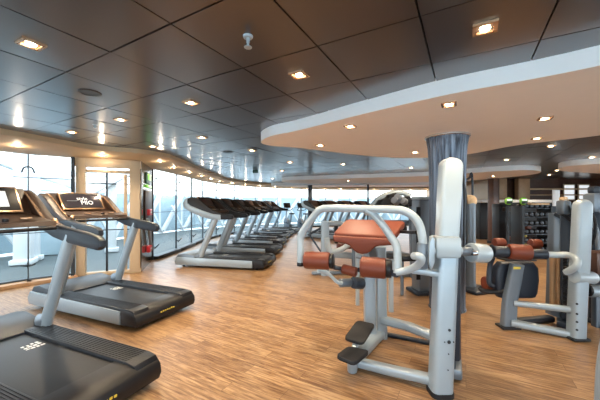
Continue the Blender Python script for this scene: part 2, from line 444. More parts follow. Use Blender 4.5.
# thick dark post beside the door
p0 = Vector((*WIN[5],0)); p1 = Vector((*WIN[6],0)); d, L, nrm = seg_frame(p0, p1); a = math.atan2(d.y, d.x)
struct(MB().box(at(73,204,5.9)*Vector((1,1,0)) + Vector((0,0,ZT/2)), (.05,.08,ZT), a), 'trim_6', 'frame_dark', 'dark upright between the window and the glass door')
# door_1: cream frame, glass leaf, dark bar
root = bpy.data.objects.new('door_1', None); C.objects.link(root); root.location = p0; tag(root, kind='structure')
b = MB(); zt = 2.44
for t, w in ((.10,.16),(L-.12,.20)): b.box(p0+d*t+Vector((0,0,zt/2)), (w,.16,zt), a, .01)
b.box(p0+d*(L-.30)+Vector((0,0,zt/2-.15)), (.06,.12,zt-.3), a, .008)
b.box(p0+d*L/2+Vector((0,0,2.36)), (L,.15,.18), a, .01); b.box(p0+d*L/2+Vector((0,0,2.19)), (L-.3,.10,.06), a, .008)
b.box(p0+d*L/2+Vector((0,0,.04)), (L,.14,.08), a, .01)
b.build('door_frame', 'frame_cream', root)
b = MB(); b.box(p0+d*(L*.46)+Vector((0,0,1.1)), (.035,.05,2.15), a); b.box(p0+d*L/2+Vector((0,0,1.93)), (L-.4,.03,.025), a); b.box(p0+d*L/2+Vector((0,0,.95)), (L-.4,.03,.02), a)
b.build('glazing_bar', 'frame_dark', root)
MB().box(p0+d*L/2+nrm*.03+Vector((0,0,1.15)), (L-.2,.01,2.2), a).build('glass_pane', 'glass', root)
# low sill under the left windows
b = MB()
for i in range(len(WIN)-2):
    p = Vector((*WIN[i],0)); q = Vector((*WIN[i+1],0)); dd, LL, nn = seg_frame(p, q)
    b.box((p+q)/2-nn*.12+Vector((0,0,.035)), (LL+.05,.22,.07), math.atan2(dd.y,dd.x), .01)
struct(b, 'baseboard_left', 'wood_tan')
b = MB()
for i in range(len(WIN2)-1):
    p = Vector((*WIN2[i],0)); q = Vector((*WIN2[i+1],0)); dd, LL, nn = seg_frame(p, q)
    b.box((p+q)/2-nn*.1+Vector((0,0,.05)), (LL+.03,.12,.10), math.atan2(dd.y,dd.x), .01)
struct(b, 'baseboard_far', 'frame_dark')

# green exit sign and mirror on the pillar, fire call points
pn = Vector((-1.39,-.46,0)).normalized(); pn = Vector((.95,.31,0)).normalized()   # into the room
def on_pillar(t, z, off=.012):
    p = Vector((-3.50,6.50,0)).lerp(Vector((-3.96,7.9,0)), t); return p+pn*off+Vector((0,0,z))
pa = math.atan2(1.4, -.46)
t = thing('exit_sign', 'green lit exit sign on the brown pillar right of the glass door', 'sign', on_pillar(.5,2.05))
MB().box(on_pillar(.5,2.12,.02), (.62,.03,.26), pa, .006).build('housing', 'sign_dark', t)
MB().box(on_pillar(.5,2.15,.04), (.40,.012,.15), pa, .004).build('lit_panel', 'exit_green', t)
MB().box(on_pillar(.5,1.93,.03), (.58,.03,.06), pa, .004).build('light_strip', 'exit_green', t)
t = tag(MB().box(on_pillar(.5,1.45,.02), (.9,.02,.75), pa, .004).build('wall_poster', 'bronze'), 'dark picture panel on the pillar below the exit sign', 'poster')
for z, lab in ((1.30,'upper red fire call box on the pillar beside the door'),(.42,'lower red fire call box near the foot of the pillar')):
    t = thing('call_box', lab, 'alarm', on_pillar(.45,z), 'red call boxes on the pillar')
    MB().box(on_pillar(.45,z,.05), (.34,.08,.15), pa, .012).build('housing', 'red', t)
    MB().box(on_pillar(.45,z,.092), (.16,.006,.04), pa, .002).build('label_plate', 'white_print', t)
t = tag(MB().tube([on_pillar(.25,1.15,.06), on_pillar(.55,.5,.06)], .035, 10, False).build('extinguisher_hose', 'silver'), 'grey slanting tube between the two red call boxes', 'hose')

# ------------------------------------------------------------------ outside
def offset(P, dist):
    V = [Vector((x, y, 0)) for x, y in P]; out = []
    for i, v in enumerate(V):
        t = (V[min(i+1,len(V)-1)]-V[max(i-1,0)]).normalized(); out.append(v+Vector((-t.y,t.x,0))*dist)
    return out
full = WIN+WIN2
outer = resamp([(-12.2,-3.2),(-11.4,1.0),(-10.2,4.2),(-9.1,7.0),(-8.3,9.6),(-7.9,12.2),(-7.4,15.0),(-6.2,18.0),(-4.2,20.6),(-1.4,22.6),(2.0,23.8),(6.0,24.4),(11,24.5)], 26)
b = MB()
b.prism([(x, y, -.05) for x, y in full]+[(v.x, v.y, -.05) for v in outer[::-1]], (0,0,.06))
tag(b.build('outer_deck', 'ext_deck'), 'open deck outside the windows', kind='structure')
# sea
b = MB(); bmesh.ops.create_grid(b.bm, x_segments=1, y_segments=1, size=900); bmesh.ops.translate(b.bm, vec=(0,0,-9), verts=b.bm.verts)
tag(b.build('sea', 'sea'), 'pale sea beyond the deck', kind='structure')
# windscreens with diagonal braces
V = outer; first = None; idx = 0
for i in range(4, len(V)-1):
    p, q = V[i], V[i+1]; dd = (q-p); LL = dd.length; dd.normalize(); aa = math.atan2(dd.y, dd.x); n = Vector((-dd.y, dd.x, 0))
    c = (p+q)/2
    lab = 'pale blue deck windscreen panel with white diagonal brace, seen through the %s windows' % ('left' if i < 10 else 'curved')
    t = thing('deck_windscreen', lab, 'windscreen', c, 'deck windscreens seen through the %s windows' % ('left' if i < 10 else 'curved'))
    MB().box(c+Vector((0,0,1.0)), (LL-.16,.05,1.9), aa).build('panel', 'ext_blue', t)
    MB().box(p+Vector((0,0,1.15)), (.12,.12,2.3), aa, .01).build('post', 'ext_white', t)
    MB().box(c+Vector((0,0,1.98)), (LL-.14,.10,.08), aa, .01).build('top_rail', 'ext_white', t)
    bb = MB(); bb.bar(p-n*.18+dd*.08+Vector((0,0,.12)), q-n*.18-dd*.08+Vector((0,0,2.05)), .20,.14, n); bb.build('diagonal_brace', 'ext_white', t)
    bb = MB(); bb.bar(c-n*.36-dd*.3+Vector((0,0,1.4)), c+dd*LL*.38-n*.36+Vector((0,0,.05)), .10,.10, n); bb.build('lower_brace', 'ext_white', t)
# white awning beams over the deck and columns
for i, (px, Y, w) in enumerate(((24,7.4,.34),(36,7.9,.16),(112,9.3,.24))):
    c = at(px, 204, Y); c.z = 0
    lab = ['thick white deck column outside the left window','thin white deck column beside the thick one outside','white deck column seen through the glass door'][i]
    t = thing('deck_column', lab, 'column', c)
    MB().box(c+Vector((0,0,1.55)), (w,w,3.1), .5, .03).build('shaft', 'ext_white', t)
    MB().box(c+Vector((0,0,.06)), (w+.12,w+.12,.12), .5, .02).build('base', 'ext_white', t)
def beam(name, p0, p1, w, h, lab, m='ext_white'):
    bb = MB(); bb.bar(p0, p1, w, h, (0,0,1)); tag(bb.build(name, m), lab, 'beam')
beam('canopy_beam', at(-60,140,6.2), at(75,186,9.5), .2,.25, 'white canopy beam sloping across the left window outside')
beam('canopy_beam', at(-10,172,8.6), at(140,175,9.6), .2,.18, 'white canopy beam running level behind the left window')
beam('canopy_beam', at(85,195,8.8), at(135,170,9.4), .2,.2, 'white canopy beam rising behind the glass door')
# teal deck box and small table
c = at(48,225,8.8); c.z = 0
t = thing('deck_locker', 'teal blue deck locker outside behind the nearest treadmill', 'locker', c)
MB().box(c+Vector((0,0,.9)), (.9,.5,1.8), .5, .02).build('body', 'ext_blue', t); MB().box(c+Vector((0,0,1.83)), (1.0,.6,.06), .5, .02).build('lid', 'ext_white', t)

# ------------------------------------------------------------------ lamps
lamp_n = [0]
def light(kind, loc, e, col=(1,.80,.56), rad=.04, spot=None, size=None):
    ld = bpy.data.lights.new('downlight_lamp', kind); ld.energy = e; ld.color = col
    if kind in ('POINT','SPOT'): ld.shadow_soft_size = rad
    if kind == 'SPOT': ld.spot_size = R(spot or 110); ld.spot_blend = .6
    return ld
def downlight(x, y, z, lab, group, r=.055, sq=True, e=22, ang=A2, mat_='lamp', glow=0.0):
    t = thing('downlight', lab, 'ceiling light', (x,y,z), group)
    if sq:
        b = MB(); w = r*1.55
        for dx, dy, sx, sy in ((0,w,2*w+.02,.022),(0,-w,2*w+.02,.022),(w,0,.022,2*w),(-w,0,.022,2*w)):
            rot = Matrix.Rotation(ang,3,'Z'); v = rot@Vector((dx,dy,0)); b.box((x+v.x,y+v.y,z-.004),(sx,sy,.014), ang)
        b.build('bezel', 'copper', t)  # copper tint puts the lamp's warm glow into the bezel colour
    else:
        MB().lathe([(r*.9,-.012),(r*1.25,-.012),(r*1.3,0),(r*.9,0)], (x,y,z), n=20).build('bezel', 'copper', t)
    MB().lathe([(0,-.016),(r*.7,-.014),(r*.85,-.004),(0,.0)], (x,y,z), n=16).build('bulb', mat_, t)
    ld = light('SPOT', None, e, spot=125); lo = bpy.data.objects.new('lamp', ld); C.objects.link(lo); lo.parent = t; lo.location = (0,0,-.03)
    if glow:
        ld = light('POINT', None, glow, rad=.02); lo = bpy.data.objects.new('glow_lamp', ld); C.objects.link(lo); lo.parent = t; lo.location = (0,0,-.07)  # extra point light below the fitting, added to make the soffit glow
    return t
def ceil_pt(px, py, z): 
    Y = (z-CAMZ)*F/(204-py); return ((px-300)/F*Y, Y)
main = [(31,43,'square downlight in the dark ceiling at the upper left corner'),(299,74,'square downlight left of the white soffit edge'),
        (191,102,'square downlight over the middle of the treadmills'),(485,27,'large square downlight nearest in the dark ceiling, upper right'),
        (121,119,'square downlight between the round speaker and the treadmills'),(72,131.5,'downlight closest to the beige soffit above the glass door'),
        (252,150,'small downlight before the hanging green sign'),(202,137,'small downlight above the row of treadmills'),(153,146,'small downlight near the bulge of the beige soffit'),(290,162,'small far downlight left of the second soffit')]
for px, py, lab in main:
    x, y = ceil_pt(px, py, HC); downlight(x, y, HC-.004, lab, None, .037, e=45)
for px, py, lab in ((449,104,'downlight in the white soffit in front of the fluted column'),(545,118,'downlight in the white soffit at the right'),(537,138,'rear downlight of the white soffit'),
                    (350,126,'downlight at the left part of the white soffit'),(320,145,'smallest downlight near the tip of the white soffit'),(415,152,'downlight at the back edge of the white soffit')):
    x, y = ceil_pt(px, py, ZS); downlight(x, y, ZS, lab, None, .036, e=30)
for px, py in ((551,145.5),(575,163.5),(592,157),(557,170),(470,152.5),(480,150.5)):
    x, y = ceil_pt(px, py, HC)
    downlight(x, y, HC-.004, 'small downlight in the bronze ceiling behind the white soffit', 'downlights in the ceiling behind the white soffit', .04, e=45)
# the ceiling continues over the rest of the gym with the same lamps
for x, y in ((-4.2,1.2),(-2.2,-.6),(.2,-1.2),(2.6,-.8),(6.5,-1.0),(8.5,2.5),(11,3.0),(10.5,0),(9.5,11.2),(11.5,11),(1.2,8.2),(3.4,9.0),(5.2,7.4),(-.6,9.8),(1.0,14.6),(4,14.4),(6.8,13.9),(-1.2,12.8),(7.5,17.5),(4,17.6),(1.5,17)):
    downlight(x, y, HC-.004, 'small downlight in the dark panel ceiling further across the gym', 'downlights across the rest of the dark ceiling', .04, e=45)
for x, y in ((2.0,12.2),(5.4,11.2),(6.7,10.2),(9,7.6),(11,7.2)):
    downlight(x, y, ZS, 'small downlight under the far dropped soffits', 'downlights under the far soffits', .04, e=45)
# perimeter lights
nP = 0
Lacc = 0; last = None
allp = [(a.lerp(c, .42), (c-a)) for a, c in zip(II, OO)]
for idx, (p, dv) in enumerate(allp):
    if last is not None: Lacc += (p-last).length
    last = p
    if Lacc >= 1.12 and p.y > -1:
        Lacc = 0; z = 2.515+(2.44-2.515)*(.42-.06)/.91
        lab = 'small round light in the beige soffit above the left windows' if p.y < 6.4 else 'small round light in the beige soffit above the curved windows'
        downlight(p.x, p.y, z, lab, lab.replace('small round light', 'small round lights'), .035, sq=False, e=10, mat_='lamp_small', glow=1.8)
# ceiling fittings
x, y = ceil_pt(248,36,HC)
t = thing('sprinkler', 'white sprinkler head hanging from a ceiling panel near the top centre', 'sprinkler', (x,y,HC))
MB().lathe([(0,0),(.034,0),(.03,-.014),(.012,-.016),(.012,-.045),(0,-.045)], (x,y,HC), n=20).build('rose', 'white_paint', t)
MB().lathe([(0,-.045),(.008,-.045),(.010,-.07),(.026,-.074),(.026,-.078),(0,-.08)], (x,y,HC), n=20).build('deflector', 'white_paint', t)
for px, py, r, lab in ((90,92.5,.10,'round dark ceiling speaker left of centre'),(228,152,.11,'round dark ceiling speaker far over the treadmill row')):
    x, y = ceil_pt(px, py, HC); t = thing('ceiling_speaker', lab, 'speaker', (x,y,HC))
    MB().lathe([(0,-.004),(r*.85,-.006),(r*.86,0)], (x,y,HC), n=28).build('grille', 'frame_dark', t)
    MB().lathe([(r*.86,-.008),(r,-.006),(r*1.02,0),(r*.86,0)], (x,y,HC), n=28).build('rim', 'bronze', t)
x, y = ceil_pt(95,124.5,HC)
tag(MB().lathe([(0,-.05),(.02,-.05),(.012,-.03),(.012,-.01),(.03,-.006),(.03,0)], (x,y,HC), n=16).build('smoke_detector', 'white_paint'), 'tiny white detector on the ceiling behind the round speaker', 'detector')
c = at(255.5,171.5,9.6)
t = thing('exit_sign', 'small dark green hanging sign below the ceiling past the treadmills', 'sign', (c.x,c.y,HC))
MB().box(c, (.17,.04,.11), 0, .008).build('panel', 'sign_dark', t); MB().box((c.x,c.y,(c.z+HC)/2+.02), (.012,.012,HC-c.z-.06)).build('stem', 'frame_dark', t)

# ------------------------------------------------------------------ columns
c = at(447,204,4.25); c.z = 0
t = thing('support_column', 'fluted blue-grey metal column flaring out at the white soffit', 'column', c)
MB().lathe([(.25,0),(.235,.03),(.235,.5),(.235,1.2),(.238,1.7),(.245,2.05),(.258,2.3),(.28,2.44),(.28,ZS-.012)], c, n=72, flute=.035).build('shaft', 'flute', t)
MB().lathe([(.24,ZS-.03),(.29,ZS-.03),(.30,ZS-.02),(.30,ZS),(.24,ZS)], c, n=48).build('collar', 'steel', t)
def pillar(px, Y, w, lab, m='wood_brown', ztop=HC):
    c = at(px,204,Y); c.z = 0
    t = thing('square_pillar', lab, 'pillar', c)
    MB().box(c+Vector((0,0,ztop/2)), (w,w,ztop), .2, .01).build('shaft', m, t)
    MB().box(c+Vector((0,0,.05)), (w+.03,w+.03,.1), .2, .01).build('plinth', 'frame_dark', t)
    return c, t
c, t = pillar(493.5,11.2,.27,'dark brown square pillar right of the fluted column, before the weights area')
MB().box(c+Vector((-.03,-.155,1.2)), (.07,.02,.5), .2, .005).build('notice_strip', 'frame_cream', t)
pillar(310,15.2,.20,'dark pillar between the far bikes', 'slate', ZS)
pillar(368,14.6,.08,'slim dark pillar far behind the main machine', 'slate', ZS)

# ------------------------------------------------------------------ treadmills (x runs to the rear, towards the user)
def arm_outline(y, shell=True):
    if not shell:
        return [(x, y, z) for x, z in ((-.95,1.44),(-.965,1.54),(-.93,1.62),(-.85,1.645),(-.75,1.60),(-.62,1.505),(-.47,1.385),(-.30,1.30),(-.05,1.262),(.2,1.232),(.38,1.20),
                                       (.43,1.165),(.435,1.11),(.39,1.075),(.15,1.095),(-.1,1.125),(-.3,1.165),(-.5,1.235),(-.7,1.315),(-.85,1.375))]
    top = [(-.86,1.44),(-.87,1.54),(-.80,1.63),(-.68,1.665),(-.55,1.64),(-.42,1.56),(-.28,1.44),(-.12,1.345),(.06,1.285),(.22,1.262),(.33,1.25)]
    bot = [(.365,1.225),(.37,1.175),(.34,1.15),(.18,1.135),(-.0,1.14),(-.2,1.165),(-.4,1.225),(-.6,1.305),(-.76,1.375)]
    return [(x, y, z) for x, z in top+bot]
def shell_outline(y):
    a = [(-.87,1.42),(-.89,1.52),(-.84,1.62),(-.74,1.665)]
    inner = [(-.78,1.60),(-.775,1.53),(-.70,1.465),(-.52,1.395),(-.33,1.33),(-.13,1.27),(.07,1.25)]
    b = [(.07,1.13),(-.2,1.15),(-.42,1.205),(-.62,1.285),(-.79,1.36)]
    return [(x, y, z) for x, z in a+inner+b]
def make_treadmill(shell, label, screen='dark', group='treadmills'):
    t = thing('treadmill', label, 'treadmill', (0,0,0), group)
    MB().box((-.02,0,.115),(2.10,.90,.13),bev=.02).build('base', 'black', t)
    for s in (-1,1):
        b = MB(); b.prism([(-1.09,s*.468,.055),(-1.12,s*.468,.14),(-1.06,s*.468,.235),(-.6,s*.468,.235),(.84,s*.468,.215),(.84,s*.468,.055)],(0,.035,0),.006); b.build('side_panel','silver',t)
    for s in (-1,1):
        b = MB(); b.prism([(-.62,s*.365,.17),(-.62,s*.365,.245),(-.5,s*.365,.25),(.98,s*.365,.25),(1.06,s*.365,.235),(1.09,s*.365,.19),(1.09,s*.365,.15)],(0,.21,0),.012)
        for k in range(9): b.box((.25,s*.365+(k-4)*.021,.251),(1.42,.009,.007),bev=.002,seg=1)
        b.build('foot_rail','rail',t)
    b = MB(); b.prism([(-.52,0,.17),(-.52,0,.218),(.95,0,.218),(1.0,0,.21),(1.02,0,.18),(1.02,0,.15)],(0,.515,0)); belt = b.build('running_belt','belt',t)
    b = MB(); rr = random.Random(3)
    for k in range(3):
        for j in range(4): b.box((-.16+k*.045+rr.uniform(-.008,.008),.10+j*.035,.2188),(rr.uniform(.015,.035),rr.uniform(.015,.032),.001))
    for k in range(5): b.box((.93,-.24+k*.018,.2188),(.07,.010,.001))
    b.build('belt_print','white_print',belt)
    b = MB(); b.prism([(-1.09,0,.12),(-1.11,0,.22),(-1.05,0,.30),(-.9,0,.325),(-.62,0,.29),(-.50,0,.235),(-.50,0,.15)],(0,.90,0),.02); b.build('motor_cover','grey_metal' if shell else 'slate',t)
    b = MB(); b.prism([(.84,0,.05),(.84,0,.232),(.99,0,.232),(1.07,0,.215),(1.11,0,.17),(1.12,0,.10),(1.10,0,.05)],(0,.955,0),.018)
    cap = b.build('rear_cover','black',t)
    b = MB(); 
    for k in range(7): b.box((1.1135+.002,-.12+k*.033,.130+(k%2)*.003),(.003,.022,.018),bev=.001,seg=1)
    b.build('yellow_lettering','yellow',cap)
    for s in (-1,1):
        for x in (-.95,.9): MB().cyl((x,s*.36,0),(x,s*.36,.06),.03,16,.006).build('foot','rubber',t)
    for s in (-1,1):
        b = MB(); b.sweep([(-.50,s*.425,.20),(-.30,s*.43,.66),(-.06,s*.435,1.20)], circ(.076,16,.044), (0,1,0)); b.build('upright','silver',t)
        b = MB(); b.sweep([(-.55,s*.425,.255),(-.46,s*.425,.30)], circ(.10,16,.06),(0,1,0),False,scale=lambda q: 1-.3*q); b.build('upright_foot','grey_metal',t)
        b = MB(); b.prism(arm_outline(s*.43, shell),(0,.075,0),.018); arm = b.build('handle_arm','slate' if not shell else 'black',t)
        if shell:
            b = MB(); b.prism([(-.80,s*.385,1.55),(-.68,s*.385,1.645),(-.55,s*.385,1.625),(-.40,s*.385,1.53),(-.25,s*.385,1.40),(-.12,s*.385,1.33),(-.16,s*.385,1.28),(-.4,s*.385,1.33),(-.65,s*.385,1.43)],(0,.03,0),.006); b.build('inner_trim','bronze',arm)
        else:
            b = MB(); b.prism([(-.95,s*.425,1.46),(-.935,s*.425,1.60),(-.85,s*.425,1.65),(-.75,s*.425,1.607),(-.62,s*.425,1.512),(-.47,s*.425,1.392),(-.33,s*.425,1.315),(-.22,s*.425,1.285),(-.36,s*.425,1.265),(-.55,s*.425,1.30),(-.8,s*.425,1.40)],(0,.098,0),.01); b.build('inner_trim','bronze',arm)
            b = MB(); b.tube([(-.94,s*.378,1.47),(-.945,s*.378,1.55),(-.90,s*.378,1.63),(-.85,s*.378,1.65),(-.75,s*.378,1.607),(-.62,s*.378,1.512),(-.47,s*.378,1.392),(-.33,s*.378,1.315),(-.22,s*.378,1.285)],.010,8); b.build('rim','copper',arm)
            MB().cyl((-.26,s*.38,1.31),(-.22,s*.38,1.335),.03,14,.006).build('arm_button','copper',arm)
        if shell:
            b = MB(); b.prism(shell_outline(s*.475),(0,.03,0),.010); b.build('outer_shell','silver',arm)
    # console: body, dash, display
    k_ = 0 if shell else -.13
    body = MB().prism([(-.80+k_,0,1.40),(-.82+k_,0,1.56),(-.72+k_,0,1.655),(-.66+k_,0,1.66),(-.50+k_,0,1.40),(-.40,0,1.36),(-.20,0,1.335),(-.18,0,1.29),(-.5,0,1.31)],(0,.76,0),.012).build('console','bronze',t)
    MB().box((-.30+k_,0,1.352),(.20,.70,.02),Matrix.Rotation(R(8),3,'Y'),.006).build('dashboard','black',body)
    n = Vector((.26,0,.16)).normalized(); u = Vector((0,1,0)); v = n.cross(u)*-1
    v = Vector((-.16,0,.26)).normalized(); M3 = Matrix((u, v, n)).transposed(); M3 = Matrix((Vector((0,1,0)), v, Vector((0,1,0)).cross(v))).transposed()
    nn = Vector((0,1,0)).cross(v); c = Vector((-.575+k_,0,1.533))+nn*.022
    MB().box(c, (.60,.30,.02), M3, .008).build('screen_frame','copper',body)
    MB().box(c+nn*.006, (.565,.262,.014), M3, .004).build('bezel','black',body)
    disp = MB().box(c+nn*.012, ((.50,.21,.006) if screen != 'white' else (.40,.18,.006)), M3, .001).build('display','screen_dark' if screen == 'dark' else 'screen_white' if screen == 'white' else 'wood_brown',body)
    M4 = Matrix.Translation(c+nn*.0165) @ M3.to_4x4()
    if screen == 'dark':
        text_mesh('style', .085, M4 @ Matrix.Translation((.0,.034,0)), 'screen_text', 'screen_text', disp, .001)
        text_mesh('MIO', .10, M4 @ Matrix.Translation((.055,-.040,0)), 'screen_text', 'screen_text', disp, .001)
        MB().box(M4 @ Vector((-.15,-.005,0)), (.14,.012,.002), M3).build('screen_line','plastic_grey',disp)
    elif screen == 'white':
        b = MB(); 
        for (x,y,w,h) in ((.0,.05,.09,.02),(.03,.03,.02,.05),(-.03,.02,.05,.02),(.02,-.01,.06,.015)): b.box(M4 @ Vector((x,y,0)), (w,h,.002), M3 @ Matrix.Rotation(.5,3,'Z'))
        b.build('screen_logo','slate',disp)
    b = MB().tube([(-.22,-.37,1.26),(-.12,-.30,1.27),(-.08,0,1.27),(-.12,.30,1.27),(-.22,.37,1.26)],.017,10); b.build('front_grip','rubber',t)
    MB().cyl((-.20,0,1.345),(-.20,0,1.372),.022,16,.004).build('stop_button','black',t)
    for s in (-1,1): MB().cyl((-.27,s*.17,1.36),(-.27,s*.17,1.375),.045,20,.004).build('cup_ring','copper',t)
    return t
ta = make_treadmill(False,'nearest treadmill, cut by the left edge, with a white lit screen','white',group='black treadmills by the left windows')
tb = make_treadmill(False,'second treadmill from the left edge, screen showing white words','dark',group='black treadmills by the left windows')
ta.location = (-2.37,2.47,0); ta.rotation_euler.z = R(-23.5)
tb.location = (-2.74,4.28,0); tb.rotation_euler.z = R(-23)
row = make_treadmill(True,'silver treadmill at the near end of the row along the curved windows','plain','silver treadmills in a row along the curved windows')
spots = [(-1.80,7.25,-12),(-1.72,9.05,-12),(-1.66,10.8,-13),(-1.60,12.4,-15),(-1.46,14.0,-17),(-1.15,15.6,-22)]
labs = ['silver treadmill at the near end of the row along the curved windows','second treadmill of the silver row, just behind the nearest of the row','third treadmill of the silver row along the curved windows',
        'fourth treadmill of the silver row along the curved windows','fifth treadmill of the silver row, last but one before the far end','farthest treadmill of the silver row, its handles pointing at the far bikes']
for i, ((x, y, a), lab) in enumerate(zip(spots, labs)):
    o = row if i == 0 else copy_tree(row)
    o.location = (x, y, 0); o.rotation_euler.z = R(a); o['label'] = lab
labs = ['far treadmill just right of the dark pillar between the bikes','far treadmill seen above the left bend of the white tube frame','far treadmill seen above the middle of the white tube frame','far treadmill nearest the white arched machine']
for i, ((x, y, a), lab) in enumerate(zip([(1.05,13.3,-40),(1.85,14.05,-40),(2.75,14.75,-42),(3.7,15.4,-44)], labs)):
    o = copy_tree(row); o.location = (x, y-.3, 0); o.rotation_euler.z = R(a); o['label'] = lab; o['group'] = 'far treadmills behind the main machine'

# ------------------------------------------------------------------ far upright bikes
def make_bike():
    t = thing('exercise_bike','','exercise bike',(0,0,0),'upright bikes before the far windows')
    MB().box((0,0,.04),(1.1,.12,.07),bev=.02).box((-.5,0,.04),(.1,.5,.07),bev=.02).box((.5,0,.04),(.1,.5,.07),bev=.02).build('base','silver',t)
    MB().prism([(-.45,0,.1),(-.5,0,.45),(-.35,0,.7),(-.12,0,.66),(.2,0,.3),(.3,0,.1)],(0,.2,0),.04).build('flywheel_housing','grey_metal',t)
    MB().sweep([(-.36,0,.6),(-.28,0,1.0),(-.2,0,1.3)],circ(.06,12,.04),(0,1,0)).build('front_post','silver',t)
    MB().box((-.22,0,1.42),(.08,.42,.30),Matrix.Rotation(R(-25),3,'Y'),.02).build('console','black',t)
    MB().tube([(.0,-.26,1.25),(-.2,-.24,1.15),(-.28,0,1.12),(-.2,.24,1.15),(.0,.26,1.25)],.02,8).build('handlebar','rubber',t)
    MB().tube([(.15,0,.3),(.32,0,.9)],.04,12,False).build('seat_post','silver',t)
    MB().prism([(.15,-.06,.95),(.15,.06,.95),(.45,.13,.95),(.5,0,.95),(.45,-.13,.95)],(0,0,.08),.025).build('saddle','black',t)
    b = MB()
    for s in (-1,1): b.tube([(.05,s*.1,.35),(.05+.12*s,s*.14,.35-.1*s)],.02,8,False).box((.05+.12*s,s*.2,.35-.1*s),(.1,.1,.03))
    b.build('pedals','black',t); return t
bk = make_bike()
for i, (x, y, a, lab) in enumerate(((-.65,17.0,-60,'left one of the two small upright bikes before the far windows'),(.15,16.6,-60,'right one of the two small upright bikes, touching the dark pillar'))):
    o = bk if i == 0 else copy_tree(bk); o.location = (x, y, 0); o.rotation_euler.z = R(a); o['label'] = lab

# ------------------------------------------------------------------ main machine
t = thing('strength_machine','white tubular strength machine with red-brown chest pad, rollers and two black footplates','strength machine',(.85,2.75,0))
# tower post
lo = Vector((1.11,2.33,0)); mid = Vector((1.185,2.39,1.08)); hi = Vector((1.245,2.44,1.88))
b = MB(); b.sweep([lo+Vector((0,0,.015)), lo.lerp(mid,.5), mid], rrect(.165,.15,.3,4), (0,1,0), False); post = b.build('tower_post','silver',t)
MB().sweep([lo, lo+Vector((0,0,.035))], rrect(.18,.165,.3,4),(0,1,0),False).build('rubber_foot','rubber',post)
b = MB()
for z, r in ((.52,.011),(.43,.014),(.34,.005),(.22,.005)):
    c = lo.lerp(mid, z/1.08); b = MB(); b.cyl(c+Vector((.015,-.07,0)), c+Vector((.015,-.081,0)), r, 14, .002); b.build('bolt','frame_dark',post)
c = lo.lerp(mid,.43/1.08)
for dx in (-.035,.035): MB().cyl(c+Vector((.015+dx,-.07,0)), c+Vector((.015+dx,-.080,0)), .005, 10, .001).build('bolt','frame_dark',post)
def shield():
    mb = MB(); pts = []
    w = .086
    for k in range(13):
        a = math.pi*k/12; pts.append((hi.x+w*math.cos(a), 0, hi.z-.07+.07*math.sin(a)))
    base = [(mid.x-.088, 0, .98), (mid.x+.072, 0, .98)]
    pts = pts+[(base[0][0],0,base[0][2]),(base[1][0],0,base[1][2])]
    pts = [(x, 2.385+(z-1)*.055, z) for x, y, z in pts]
    mb.prism(pts, (0,.12,0), .03, 4); return mb
shield().build('tower_cover','white_paint',t)
MB().cyl(at(430,250.5,2.34),at(460,250.5,2.40),.040,24,.008).build('pivot_axle','white_paint',t)
MB().cyl(at(458,251,2.44),at(471,251.5,2.48),.036,24,.008).build('pivot_bearing','grey_metal',t)
MB().cyl(at(470.5,252.5,2.5),at(485,253.5,2.56),.082,28,.012).build('counter_cylinder','white_paint',t)
MB().cyl(at(472,253,2.43),at(477,253,2.43),.022,16,.003).build('cylinder_knob','steel',t)
MB().box(at(444.5,246.5,2.37),(.205,.16,.17),0,.025).build('axle_block','white_paint',t)
MB().prism([at(432,236,2.27),at(429,242,2.27),at(428,262,2.27),at(431,270,2.27),at(434,262,2.27),at(434,240,2.27)],(0,.03,0),.006).build('pivot_plate','silver',t)
# weight stack shroud behind the post
dv = Vector((.40,.36,0)).normalized(); sa = math.atan2(dv.y, dv.x)
b = MB(); b.box((1.365,2.66,.98),(.40,.15,1.62),R(63),.03); b.build('stack_shroud','slate',t)
b = MB(); b.box((1.365,2.66,.07),(.42,.17,.09),R(63),.02); b.build('stack_base','grey_metal',t)
b = MB(); b.tube([(1.44,2.70,1.74),(1.44,2.66,1.84),(1.40,2.58,1.88),(1.36,2.48,1.82),(1.365,2.44,1.6),(1.35,2.42,1.2)],.011,8); b.build('cable','black',t)
b = MB(); b.cyl(Vector((1.36,2.57,1.81)),Vector((1.39,2.62,1.81)),.05,24,.01); b.build('pulley','black',t)
# frame tubes
RT = .0335
T1 = [at(300.5,263,2.86),at(300.5,250,2.86),at(301,237,2.86),at(306,226.5,2.83),at(316,213.5,2.78),at(322,209,2.75),at(332,208,2.70),at(350,208.5,2.63),at(372,209,2.55),at(392,209.5,2.46),at(404,211,2.41),at(414,217,2.37),at(420,227,2.35),at(422.5,240,2.34),at(423,246,2.34)]
b = MB(); b.tube(T1, RT, 18, sub=5); b.build('top_tube','white_paint',t)
MB().cyl(at(423,243,2.34),at(421.5,268,2.34),.046,20,.008).build('tube_sleeve','grey_metal',t)
T2 = [at(366,210,2.57),at(372,213.5,2.56),at(382,224,2.53),at(391,237,2.50),at(396,245,2.48),at(397.5,255,2.47),at(397.5,273,2.46)]
MB().tube(T2, RT, 18).build('branch_tube','white_paint',t)
T3 = [at(396,272,2.45),at(404,271,2.42),at(412,268.5,2.36),at(419,264,2.28),at(421.5,259,2.23),at(419,256.5,2.23),at(414,256,2.3)]
MB().tube(T3, .030, 16).build('hook_tube','white_paint',t)
MB().sweep([at(412,270,2.40),at(424,271.5,2.38),at(438,274,2.36)], rrect(.06,.055,.3),(0,0,1),False).build('link_beam','silver',t)
b = MB(); b.cyl(at(300.5,262,2.86),at(300.5,266,2.86),RT+.002,18,.006); b.build('tube_cap','black',t)
# chest pad
pa_ = [at(347,219,3.22),at(406,221,3.02),at(391,243,2.74),at(332,234,2.96)]
A, Bq, Cq, Dq = pa_
